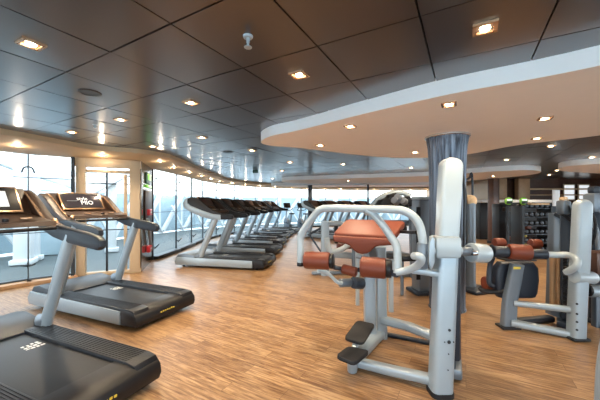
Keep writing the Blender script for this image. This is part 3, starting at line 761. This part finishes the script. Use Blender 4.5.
# make the pad plane rectangular: use A, B and the mean front edge
ux = (Bq-A).normalized(); fr = ((Cq+Dq)/2-(A+Bq)/2); fr = (fr-ux*fr.dot(ux)); fl = fr.length; fv = fr.normalized(); nv = ux.cross(fv); nv = nv if nv.z > 0 else -nv
cc = (A+Bq)/2
ux = (Bq-A).normalized(); Cq = Dq+(Bq-A)*.98
def padq(a, c, n=0): return A.lerp(Bq,a).lerp(Dq.lerp(Cq,a),c)+nv*n
out = [padq(a, c, -.03) for a, c in ((.05,0),(.95,0),(1,.1),(1,.88),(.96,1),(.04,1),(0,.88),(0,.1))]
MB().prism(out, nv*.075, .022, 4).build('chest_pad','leather',t)
# front face with a rounded tongue hanging below
fr_ = (Cq-Dq); wd = fr_.length; fx = fr_.normalized(); fc = padq(.5,.97,-.02); dn = Vector((0,0,-1)); fy = fx.cross(dn).normalized(); fy = fy if fy.y < 0 else -fy
hw = wd/2-.01
pts = [(-hw,0),(hw,0),(hw-.005,.06),(.16,.075),(.12,.09),(.09,.125),(.05,.155),(.0,.165),(-.05,.155),(-.09,.125),(-.12,.09),(-.16,.075),(-hw+.005,.06)]
MB().prism([fc+fx*x+dn*y+fy*.02 for x, y in pts], fy*.06, .02, 3).build('pad_front','leather',t)
# pad support
MB().bar(padq(.5,.6,-.05), Vector((.80,3.22,.94)), .10,.08,(1,0,0)).build('pad_support','grey_metal',t)
MB().bar(at(396,231.5,2.95),at(416,232.5,2.75),.03,.03,(0,0,1)).build('pad_bracket','black',t)
# rollers
def roller(p0, p1, r, capw):
    rb = MB().cyl(p0, p1, r, 30, .02).build('roller_pad','leather',t)
    d = (p1-p0).normalized(); MB().cyl(p1-d*.004, p1+d*capw, r*.86, 26, .01).build('roller_cap','black',rb)
roller(at(304.5,260,2.85), at(330,261,2.78), .083, .035)
roller(at(361,266.5,2.66), at(386.5,268.5,2.58), .092, .045)
MB().cyl(at(342,268.5,2.82),at(357,272.5,2.76),.048,22,.015).build('small_pad','leather',t)
MB().tube([at(331,262,2.80),at(334,267,2.84),at(345,269,2.84),at(362,270,2.78)],.022,12).build('roller_bar','slate',t)
MB().tube([at(386,270,2.6),at(392,273,2.53),at(397,274,2.47)],.028,12).build('roller_arm','slate',t)
MB().tube([at(318,271,2.95),at(324,271,3.0),at(331,276,3.0),at(337,282,3.02),at(342,283,3.05)],.018,10).build('lever_arm','white_paint',t)
MB().cyl(at(340,283,3.08),at(353,282.5,3.16),.045,20,.01).build('lever_hub','grey_metal',t)
MB().cyl(at(353,282.5,3.1),at(362,283.5,3.16),.062,20,.01).build('lever_hub','slate',t)
# two front posts, base and beams
MB().bar((.77,3.22,.06),(.75,3.22,1.00),.125,.09).build('front_post','silver',t)
MB().bar((.915,3.30,.0),(.90,3.30,1.02),.115,.10).build('front_post','silver',t)
MB().sweep([(.93,3.34,.05),(.80,3.16,.055),(.66,2.95,.06),(.52,2.74,.07)], rrect(.12,.09,.3),(0,0,1)).build('base_channel','silver',t)
MB().sweep([(.50,2.70,.055),(.80,2.53,.065),(1.09,2.37,.08)], rrect(.085,.075,.3),(0,0,1),False).build('base_beam','silver',t)
MB().sweep([(.92,3.28,.21),(1.14,3.08,.215),(1.34,2.78,.22)], rrect(.095,.085,.3),(0,0,1),False).build('cross_beam','silver',t)
MB().sweep([(.95,3.36,.02),(1.45,3.10,.02)], rrect(.06,.035,.3),(0,0,1),False).build('floor_bar','slate',t)
MB().sweep([(1.45,3.12,.03),(1.45,2.72,.03)], rrect(.06,.05,.3),(0,0,1),False).build('floor_bar','slate',t)
def plate(ps, th, lift=0):
    ps = [Vector(p) for p in ps]; n = (ps[1]-ps[0]).cross(ps[3]-ps[0]).normalized(); n = n if n.z > 0 else -n; o = []
    for i, p in enumerate(ps):
        a = ps[i-1]; c = ps[(i+1)%4]
        o += [p+(a-p).normalized()*.035, p+((a-p).normalized()+(c-p).normalized())*.011, p+(c-p).normalized()*.035]
    MB().prism(o, n*th, .008).build('footplate','rubber',t)
plate([at(357,321,3.00),at(375.5,325,2.94),at(363,345,2.70),at(343.5,339,2.78)], .035)
plate([at(348,347.5,2.68),at(370,352,2.60),at(354.5,365,2.42),at(335.5,357,2.50)], .035)
MB().sweep([(.50,2.73,.09),(.51,2.77,.14),(.555,2.85,.195)], rrect(.11,.05,.3),(1,0,0)).build('plate_bracket','silver',t)
MB().cyl((.47,2.64,.0),(.46,2.60,.175),.045,20,.012).build('plate_pedestal','silver',t)
MB().bar((.47,2.66,.05),(.55,2.76,.05),.10,.07,(0,0,1)).build('plate_pedestal','silver',t)

# ------------------------------------------------------------------ machine behind it (left of the chest pad)
t = thing('strength_machine','light grey square-post machine seen through the white tube frame, with a bent white handle','strength machine',(.75,6.2,0))
def foot(px, Y): v = at(px,204,Y); v.z = .0; return v
Y = 6.2
MB().bar(at(325,221,Y),foot(325,Y),.17,.15).build('square_post','silver',t)
MB().bar(at(322,223,Y),at(352,224,6.4),.11,.10,(0,0,1)).build('top_beam','silver',t)
MB().bar(at(331,254,Y),at(356,256,6.3),.13,.13,(0,0,1)).build('seat_beam','silver',t)
MB().tube([at(327,238,5.9),at(328,246,5.9),at(332,251.5,5.9),at(342,249,5.9),at(350,243,5.95),at(351,238,6.0)],.055,12).build('bent_handle','white_paint',t)
MB().bar(at(354,238,6.2),foot(354,6.2),.09,.09).build('square_post','grey_metal',t)
MB().bar(at(309,234,6.3),at(321,252,6.2),.04,.04).build('brace','slate',t)
MB().bar(at(308,235,6.6),at(330,223,6.5),.05,.05).build('brace','slate',t)
MB().box(at(346,246,6.6),(.40,.20,.12),.2,.03).build('seat_pad','leather',t)
MB().tube([at(337,228,6.6),at(338,234,6.6),at(345,236,6.6)],.03,10).build('lever','black',t)
MB().box(at(336,232,6.5),(.07,.12,.5),.2,.02).build('weight_stack','black',t)
MB().box((.8,6.3,.03),(1.1,.14,.06),.1,.02).build('base_beam','grey_metal',t)
t = thing('bench_machine','low grey bench frame on thin legs between the two white front posts and the tower','strength machine',(1.2,4.5,0))
MB().bar(at(357.5,240,4.37),foot(357.5,4.37),.055,.055).build('leg','silver',t)
MB().bar(at(391,260,4.1),foot(391,4.1),.06,.06).build('leg','silver',t)
MB().bar(at(402,258,4.85),foot(402,4.85),.05,.05).build('leg','grey_metal',t)
MB().bar(at(357,256,4.37),at(391,262,4.1),.07,.06,(0,0,1)).build('side_beam','grey_metal',t)
MB().bar(at(391,262,4.1),at(404,258,4.87),.06,.06,(0,0,1)).build('side_beam','slate',t)
MB().box(at(398,256,4.6),(.35,.5,.09),.2,.03).build('bench_pad','black',t)

# white arched machine with dark seats, in front of the column on the left
t = thing('strength_machine','machine with a white arched boom and black levers left of the fluted column','strength machine',(1.6,6.2,0))
MB().tube([at(365,214,6.2),at(372,206,6.2),at(380,198,6.1),at(390,193.5,6.1),at(402,193,6.1),at(410,196,6.1)],.055,14).build('boom','white_paint',t)
MB().bar(at(372,206,6.2),at(370,230,6.2).xy.to_3d(),.12,.12).build('post','silver',t)
MB().bar(at(412,198,6.0),at(414,230,6.0).xy.to_3d(),.13,.13).build('post','grey_metal',t)
for px, py, w in ((384,203,.42),(398,205,.40),(392,198,.30),(405,201,.28)):
    MB().prism([at(px-8,py+3,6.0),at(px-5,py-3,6.0),at(px+2,py-5,6.0),at(px+8,py,6.0),at(px+6,py+5,6.0),at(px-2,py+6,6.0)],(0,w,0),.03).build('lever_pad','black',t)
for px, py in ((397,197),(402,200),(394,200)):
    MB().cyl(at(px,py,5.7),at(px+3,py+2,5.8),.07,16,.01).build('weight_plate','plastic_grey',t)
MB().bar(at(372,222,6.1),at(412,222,6.1),.10,.08,(0,0,1)).build('cross_beam','grey_metal',t)
MB().box(at(392,228,6.1),(.5,.4,.12),0,.03).build('seat','black',t)
MB().box((2.0,6.1,.04),(1.3,.14,.08),0,.02).build('base','grey_metal',t)
# slate cabinet tower with white top, left of column
t = thing('strength_machine','grey weight-stack cabinet with white top directly left of the fluted column','strength machine',(2.1,5.1,0))
MB().box(at(425,204,5.0)*Vector((1,1,0))+Vector((0,0,.80)),(.36,.26,1.56),.15,.03).build('stack_cabinet','grey_metal',t)
MB().box(at(425,204,5.0)*Vector((1,1,0))+Vector((0,0,1.60)),(.38,.28,.05),.15,.02).build('cabinet_top','white_paint',t)
MB().box(at(420,204,4.86)*Vector((1,1,0))+Vector((0,0,.85)),(.13,.02,1.2),.15,.005).build('stack_window','black',t)
MB().bar(at(433,221,4.9),at(433,262,4.9).xy.to_3d(),.05,.05).build('guide_post','copper',t)
MB().box(at(425,204,5.0)*Vector((1,1,0))+Vector((0,0,.03)),(.5,.4,.06),.15,.02).build('base','slate',t)

# post machine right of column
t = thing('strength_machine','slim silver post machine with a rounded tan cap directly right of the fluted column','strength machine',at(469,288,5.2)*Vector((1,1,0)))
c = at(469,288,5.2)*Vector((1,1,0))
MB().sweep([c+Vector((0,0,.05)),c+Vector((0,0,1.52))],circ(.10,20,.12),(0,1,0),False).build('post','grey_metal',t)
MB().lathe([(.115,1.50),(.125,1.53),(.12,1.60),(.08,1.65),(0,1.665)],c,n=24).build('cap','beige',t)
MB().box(c+Vector((0,0,.03)),(.45,.7,.06),.3,.02).build('base','slate',t)
MB().tube([c+Vector((-.13,-.08,1.9)),c+Vector((-.10,-.1,1.5)),c+Vector((-.12,-.1,.1))],.012,8).build('cable','black',t)
MB().tube([c+Vector((-.13,-.08,1.9)),c+Vector((.0,.0,1.95)),c+Vector((.13,.12,1.9)),c+Vector((.13,.12,.1))],.02,8).build('cable_frame','slate',t)

# ------------------------------------------------------------------ right machine
t = thing('strength_machine','white and slate leg machine at the right with dark seat back and a red-brown roller','strength machine',(2.9,3.5,0))
sp0 = at(508,327,3.57); sp0.z = 0.02
MB().sweep([sp0, at(510,300,3.57), at(514,280,3.55), at(517,264,3.53)], rrect(.16,.10,.25,4),(0,1,0),scale=lambda q: 1-.12*q).build('seat_spine','grey_metal',t)
MB().box(at(517,268,3.47),(.085,.006,.03),0,.002).build('name_badge','yellow',t)
MB().box(at(508,327,3.57)*Vector((1,1,0))+Vector((0,0,.015)),(.22,.16,.03),0,.01).build('rubber_foot','rubber',t)
pc = at(515,279.5,3.68); w, h = .27, .225
o = [(-w+.05,-h+.01),(-w+.02,-h+.06),(-w,0),(-w+.01,h-.07),(-w+.07,h),(w-.07,h),(w-.01,h-.07),(w,0),(w-.02,-h+.06),(w-.05,-h+.01),(w-.10,-h),(-w+.10,-h)]
MB().prism([pc+Vector((x,0,z)) for x, z in o],(0,.13,0),.04,4).build('seat_back','leather_dark',t)
MB().cyl(at(493,251.5,3.52),at(508,252,3.50),.068,24,.015).build('side_roller','slate',t)
MB().cyl(at(508,251.5,3.50),at(530,252.5,3.46),.092,28,.015).build('roller_pad','leather',t)
MB().cyl(at(530,254,3.46),at(547,254.5,3.42),.058,24,.012).build('side_roller','slate',t)
MB().cyl(at(491,251.5,3.54),at(493.5,251.5,3.52),.085,24,.01).build('roller_cap','black',t)
MB().tube([at(546,254.5,3.42),at(556,255,3.40),at(567,255,3.34),at(574,257,3.26),at(577.5,262,3.2),at(575,267.5,3.2),at(566,272.5,3.3)],.036,14).build('roller_arm','white_paint',t)
for px, py in ((499,243),(535,244)):
    MB().cyl(at(px-5,py,3.85),at(px+5,py,3.85),.065,20,.015).build('head_roller','leather',t)
MB().tube([at(493,256,3.6),at(490,266,3.65),at(489,282,3.65),at(493,286,3.65)],.03,12).build('side_handle','slate',t)
MB().tube([at(480,288,3.7),at(484,291,3.65),at(496,292,3.65),at(506,291,3.6)],.028,12).build('side_handle','rubber',t)
MB().cyl(at(484,283,3.8),at(493,283,3.8),.085,22,.015).build('lower_roller','leather',t)
pp = at(576,340,3.26); pp.z = .02
MB().sweep([pp, at(577,312,3.26), at(578.5,280,3.27)], rrect(.145,.14,.28,4),(0,1,0),False).build('tower_leg','silver',t)
MB().box(pp+Vector((0,0,0)),(.19,.16,.03),0,.01).build('rubber_foot','rubber',t)
for py in (304,314,322,330): MB().cyl(at(577,py,3.19),at(577,py,3.175),.012,12,.002).build('bolt','frame_dark',t)
MB().cyl(at(574,276.5,3.24),at(593,278,3.28),.070,26,.012).build('pivot_cylinder','white_paint',t)
pts = []
for k in range(13):
    a = math.pi*k/12; pts.append((3.14+.082*math.cos(a), 3.27, 1.475+.075*math.sin(a)))
pts += [(3.02,3.27,.72),(3.19,3.27,.72)]
MB().prism(pts,(0,.12,0),.035,4).build('tower_cover','white_paint',t)
MB().sweep([at(514,303,3.54),at(570,309.5,3.28)], rrect(.075,.07,.35),(0,0,1),False).build('cross_beam','silver',t)
MB().sweep([at(511,322.5,3.54),at(573,334.5,3.28)], rrect(.10,.08,.35),(0,0,1),False).build('base_beam','silver',t)
# weight stack cabinet
MB().prism([at(551,213,3.75),at(561,213,3.68),at(561,318,3.68),at(548,314,3.75)],(.0,.10,0),.01).build('side_panel','grey_metal',t)
MB().box((3.31,3.64,.78),(.14,.40,1.32),-.72,.02).build('stack_cabinet','slate',t)
b = MB()
for k in range(14): b.box((3.13,3.42,.25+k*.05),(.13,.05,.042),.2,.004,1)
b.build('weight_stack','weight',t)
for px in (552.5,558): MB().bar(at(px,256,3.6),at(px,310,3.6),.045,.045).build('guide_rod','wood_tan',t)  # tan reflection put into the colour of the rods
MB().sweep([(2.55,3.62,.04),(3.2,3.75,.04)], rrect(.1,.07,.3),(0,0,1),False).build('rear_beam','slate',t)
MB().box((3.31,3.64,.05),(.20,.46,.09),-.72,.02).build('stack_base','slate',t)
MB().box(at(563.5,207.5,3.45),(.095,.12,.17),0,.025).build('pulley_box','grey_metal',t)
MB().box(at(563.5,199,3.45),(.05,.08,.05),0,.015).build('pulley_box_cap','beige',t)
MB().tube([at(560,212,3.5),at(565,216,3.48),at(572,220,3.42),at(574,205,3.36)],.02,10).build('hose','black',t)
MB().bar(at(556,214,3.7),at(572,222,3.5),.05,.05,(0,0,1)).build('top_bar','slate',t)

t = thing('strength_machine','dark machine with grey pulley head cut by the right edge behind the leg machine','strength machine',(3.75,3.75,0))
MB().box(at(595,204,3.8)*Vector((1,1,0))+Vector((.02,0,.76)),(.16,.36,1.44),-.75,.03).build('stack_cabinet','slate',t)
MB().box(at(594,203,3.62),(.15,.16,.24),0,.03).build('pulley_head','grey_metal',t)
MB().box(at(594,190,3.62),(.10,.10,.10),0,.03).build('pulley_cap','slate',t)
MB().tube([at(588,215,3.55),at(592,222,3.5),at(597,232,3.5),at(598,250,3.5)],.022,10).build('hose','plastic_grey',t)
MB().tube([at(593,214,3.5),at(596,228,3.45),at(592,245,3.5)],.015,10).build('hose','black',t)
MB().box(at(599,262,3.5),(.24,.2,.26),0,.03).build('back_pad','wood_brown',t)
MB().cyl(at(588,291,3.45),at(606,291,3.45),.07,24,.012).build('roller','silver',t)
MB().cyl(at(585.5,290,3.45),at(588.5,290,3.45),.075,24,.012).build('roller_cap','black',t)
MB().bar(at(597,291,3.6),at(597,330,3.6).xy.to_3d(),.09,.08).build('leg','grey_metal',t)
MB().box(at(597,204,3.8)*Vector((1,1,0))+Vector((.0,0,.03)),(.4,.6,.06),0,.02).build('base','slate',t)

t = thing('strength_machine','machine whose pale blue-grey leg shows at the lower right corner','strength machine',(2.0,1.86,0))
p0 = Vector((1.90,1.80,.02))
MB().sweep([p0, Vector((1.906,1.80,.28)), Vector((1.935,1.80,.60)), Vector((2.06,1.80,1.05))], rrect(.13,.12,.25,4),(0,1,0)).build('leg','silver',t)
MB().sweep([p0+Vector((0,0,.01)), p0+Vector((.6,-.2,.01))], rrect(.12,.09,.3),(0,0,1),False).build('base_beam','silver',t)
MB().sweep([p0+Vector((.6,-.2,.01)), p0+Vector((.7,-.2,.8))], rrect(.12,.1,.3),(0,1,0),False).build('leg','silver',t)
MB().box(Vector((2.4,1.75,.8)),(.5,.35,.1),0,.03).build('seat_pad','leather_dark',t)

# ------------------------------------------------------------------ weights area at the back right
def kiosk(px, lab):
    Y = 7.9; c = at(px,204,Y)*Vector((1,1,0))
    t = thing('console_stand', lab, 'screen', c, 'lime ringed screens in the weights area')
    MB().bar(c+Vector((0,.03,.02)), c+Vector((0,.03,1.45)), .07,.05).build('stem','black',t)
    MB().box(c+Vector((0,0,.02)),(.4,.4,.04),0,.01).build('base','black',t)
    MB().cyl(c+Vector((0,.03,1.58)),c+Vector((0,-.03,1.58)),.10,28,.01).build('ring','lime',t)
    MB().box(c+Vector((0,-.04,1.61)),(.13,.02,.045),0,.006).build('display','screen_white',t)
    MB().box(c+Vector((0,-.04,1.54)),(.15,.02,.07),0,.006).build('lower_display','black',t)
kiosk(508.5,'lime-ringed round screen nearest the brown square pillar'); kiosk(523.5,'lime-ringed round screen beside the dark weights rack')
# dark cable station
t = thing('cable_station','black cable station with orange-brown seat pad under the lime-ringed screens','strength machine',at(511,204,9.6)*Vector((1,1,0)))
c = at(511,204,9.6)*Vector((1,1,0))
MB().box(c+Vector((0,.3,.76)),(.62,.4,1.5),0,.03).build('cabinet','black',t)
MB().box(c+Vector((0,.05,1.33)),(.5,.12,.14),0,.04).build('lamp_hood','bronze',t)
MB().box(c+Vector((-.05,-.35,.75)),(.36,.12,.34),.2,.03).build('back_pad','leather',t)
MB().box(c+Vector((.32,-.3,.72)),(.16,.12,.38),.2,.03).build('side_pad','leather',t)
MB().box(c+Vector((-.05,-.35,.42)),(.5,.35,.1),0,.03).build('seat_pad','leather',t)
MB().box(c+Vector((.15,-.4,.3)),(.08,.08,.6),0,.01).build('post','yellow',t)
MB().box(c+Vector((0,-.35,.03)),(.9,.5,.06),0,.02).build('base','black',t)
# rack of dumbbells
t = thing('dumbbell_rack','tall black rack of shelves full of weights right of the lime-ringed screens','rack',at(533,204,8.6)*Vector((1,1,0)))
c = at(533.5,204,8.6)*Vector((1,1,0))
for s in (-1,1): MB().box(c+Vector((s*.40,.1,.72)),(.05,.5,1.44),0,.01).build('side_frame','black',t)
for k in range(6): MB().box(c+Vector((0,.1,.12+k*.25)),(.78,.46,.03),0,.006).build('shelf','slate',t)
for k in range(6):
    for j in range(5):
        q = c+Vector((-.3+j*.15,0,.20+k*.25)); w = thing('dumbbell','black dumbbell on the tall weights rack','dumbbell',q,'dumbbells on the tall weights rack')
        MB().cyl(q+Vector((0,-.13,0)),q+Vector((0,-.03,0)),.058,10,.008).build('head','weight',w); MB().cyl(q+Vector((0,.11,0)),q+Vector((0,.21,0)),.058,10,.008).build('head','weight',w)
        MB().cyl(q+Vector((0,-.05,0)),q+Vector((0,.13,0)),.016,8,.003).build('grip','steel',w)
MB().box(c+Vector((0,-.1,1.50)),(.52,.3,.05),0,.01).build('top_shelf','beige',t)
# low wall unit with white ledge and brown posts behind
t = thing('wall_unit','low dark cabinet wall with a white counter edge behind the weights area','cabinet',(10.2,12.6,0))
MB().box((9.9,12.7,.78),(4.6,.6,1.56),0,.02).build('body','black',t)
MB().box((9.4,12.6,1.62),(3.6,.7,.12),0,.02).build('counter','soffit_white',t)
for i, (x, lab) in enumerate(((8.75,'brown post rising from the counter nearest the square pillar'),(9.75,'brown post rising from the counter behind the lime-ringed screens'),)):
    tag(MB().box((x,12.9,2.15),(.5,.25,.93),0,.01).build('square_pillar','wood_tan'), lab, 'pillar')
for z, m, h in ((2.16,'beige',.06),(1.90,'wood_tan',.05)):
    tag(MB().box((11.5,13.0,z),(3.0,.3,h),0,.01).build('wall_shelf',m), 'long %s shelf on the back wall at the right' % ('upper pale' if z > 2 else 'lower brown'), 'shelf')
tag(MB().box(at(556,198,9.1),(.22,.03,.50),0,.005).build('notice_board','soffit_white'), 'upright white board standing above the slate machine at the right', 'board')
tag(MB().box(at(556,198,9.1)*Vector((1,1,0))+Vector((0,.05,.76)),(.5,.08,1.5),0,.01).build('board_stand','slate'), 'dark stand carrying the upright white board', 'stand')
# windows far right, daylight put in as self-glowing panes on the solid wall
for i, px in enumerate((573,588)):
    c = at(px,192,12.9); rt = bpy.data.objects.new('window_%d' % (40+i), None); C.objects.link(rt); rt.location = c; tag(rt, kind='structure')
    MB().box(c+Vector((0,.18,0)),(.42,.03,.62)).build('glass_pane','screen_white',rt); MB().box(c+Vector((0,.2,0)),(.52,.03,.72)).build('window_frame','frame_cream',rt)

# ------------------------------------------------------------------ sky, daylight, camera
W = bpy.data.worlds.new('World'); S.world = W; W.use_nodes = True; nt = W.node_tree
bg = nt.nodes['Background']; tc = nt.nodes.new('ShaderNodeTexCoord'); sx = nt.nodes.new('ShaderNodeSeparateXYZ')
cr = nt.nodes.new('ShaderNodeValToRGB'); e = cr.color_ramp.elements
e[0].position = .45; e[0].color = (.62,.74,.80,1); e[1].position = .75; e[1].color = (.72,.86,1.0,1); m_e = e.new(.52); m_e.color = (.92,.96,1.0,1)
mr = nt.nodes.new('ShaderNodeMapRange'); mr.inputs['From Min'].default_value = -1; mr.inputs['From Max'].default_value = 1
nt.links.new(tc.outputs['Generated'], sx.inputs[0]); nt.links.new(sx.outputs['Z'], mr.inputs['Value']); nt.links.new(mr.outputs[0], cr.inputs[0]); nt.links.new(cr.outputs[0], bg.inputs[0])
bg.inputs['Strength'].default_value = 2.2

cd = bpy.data.cameras.new('camera'); cam = bpy.data.objects.new('camera', cd); C.objects.link(cam)
cam.location = (0,0,CAMZ); cam.rotation_euler = (R(90),0,0)
cd.sensor_width = 36; cd.lens = 36*F/600; cd.shift_y = 4/600; cd.clip_end = 2000; cd.clip_start = .05
S.camera = cam
S.view_settings.view_transform = 'Standard'; S.view_settings.look = 'None'; S.view_settings.gamma = 1
S.view_settings.exposure = 1.4
S.view_settings.use_curve_mapping = False
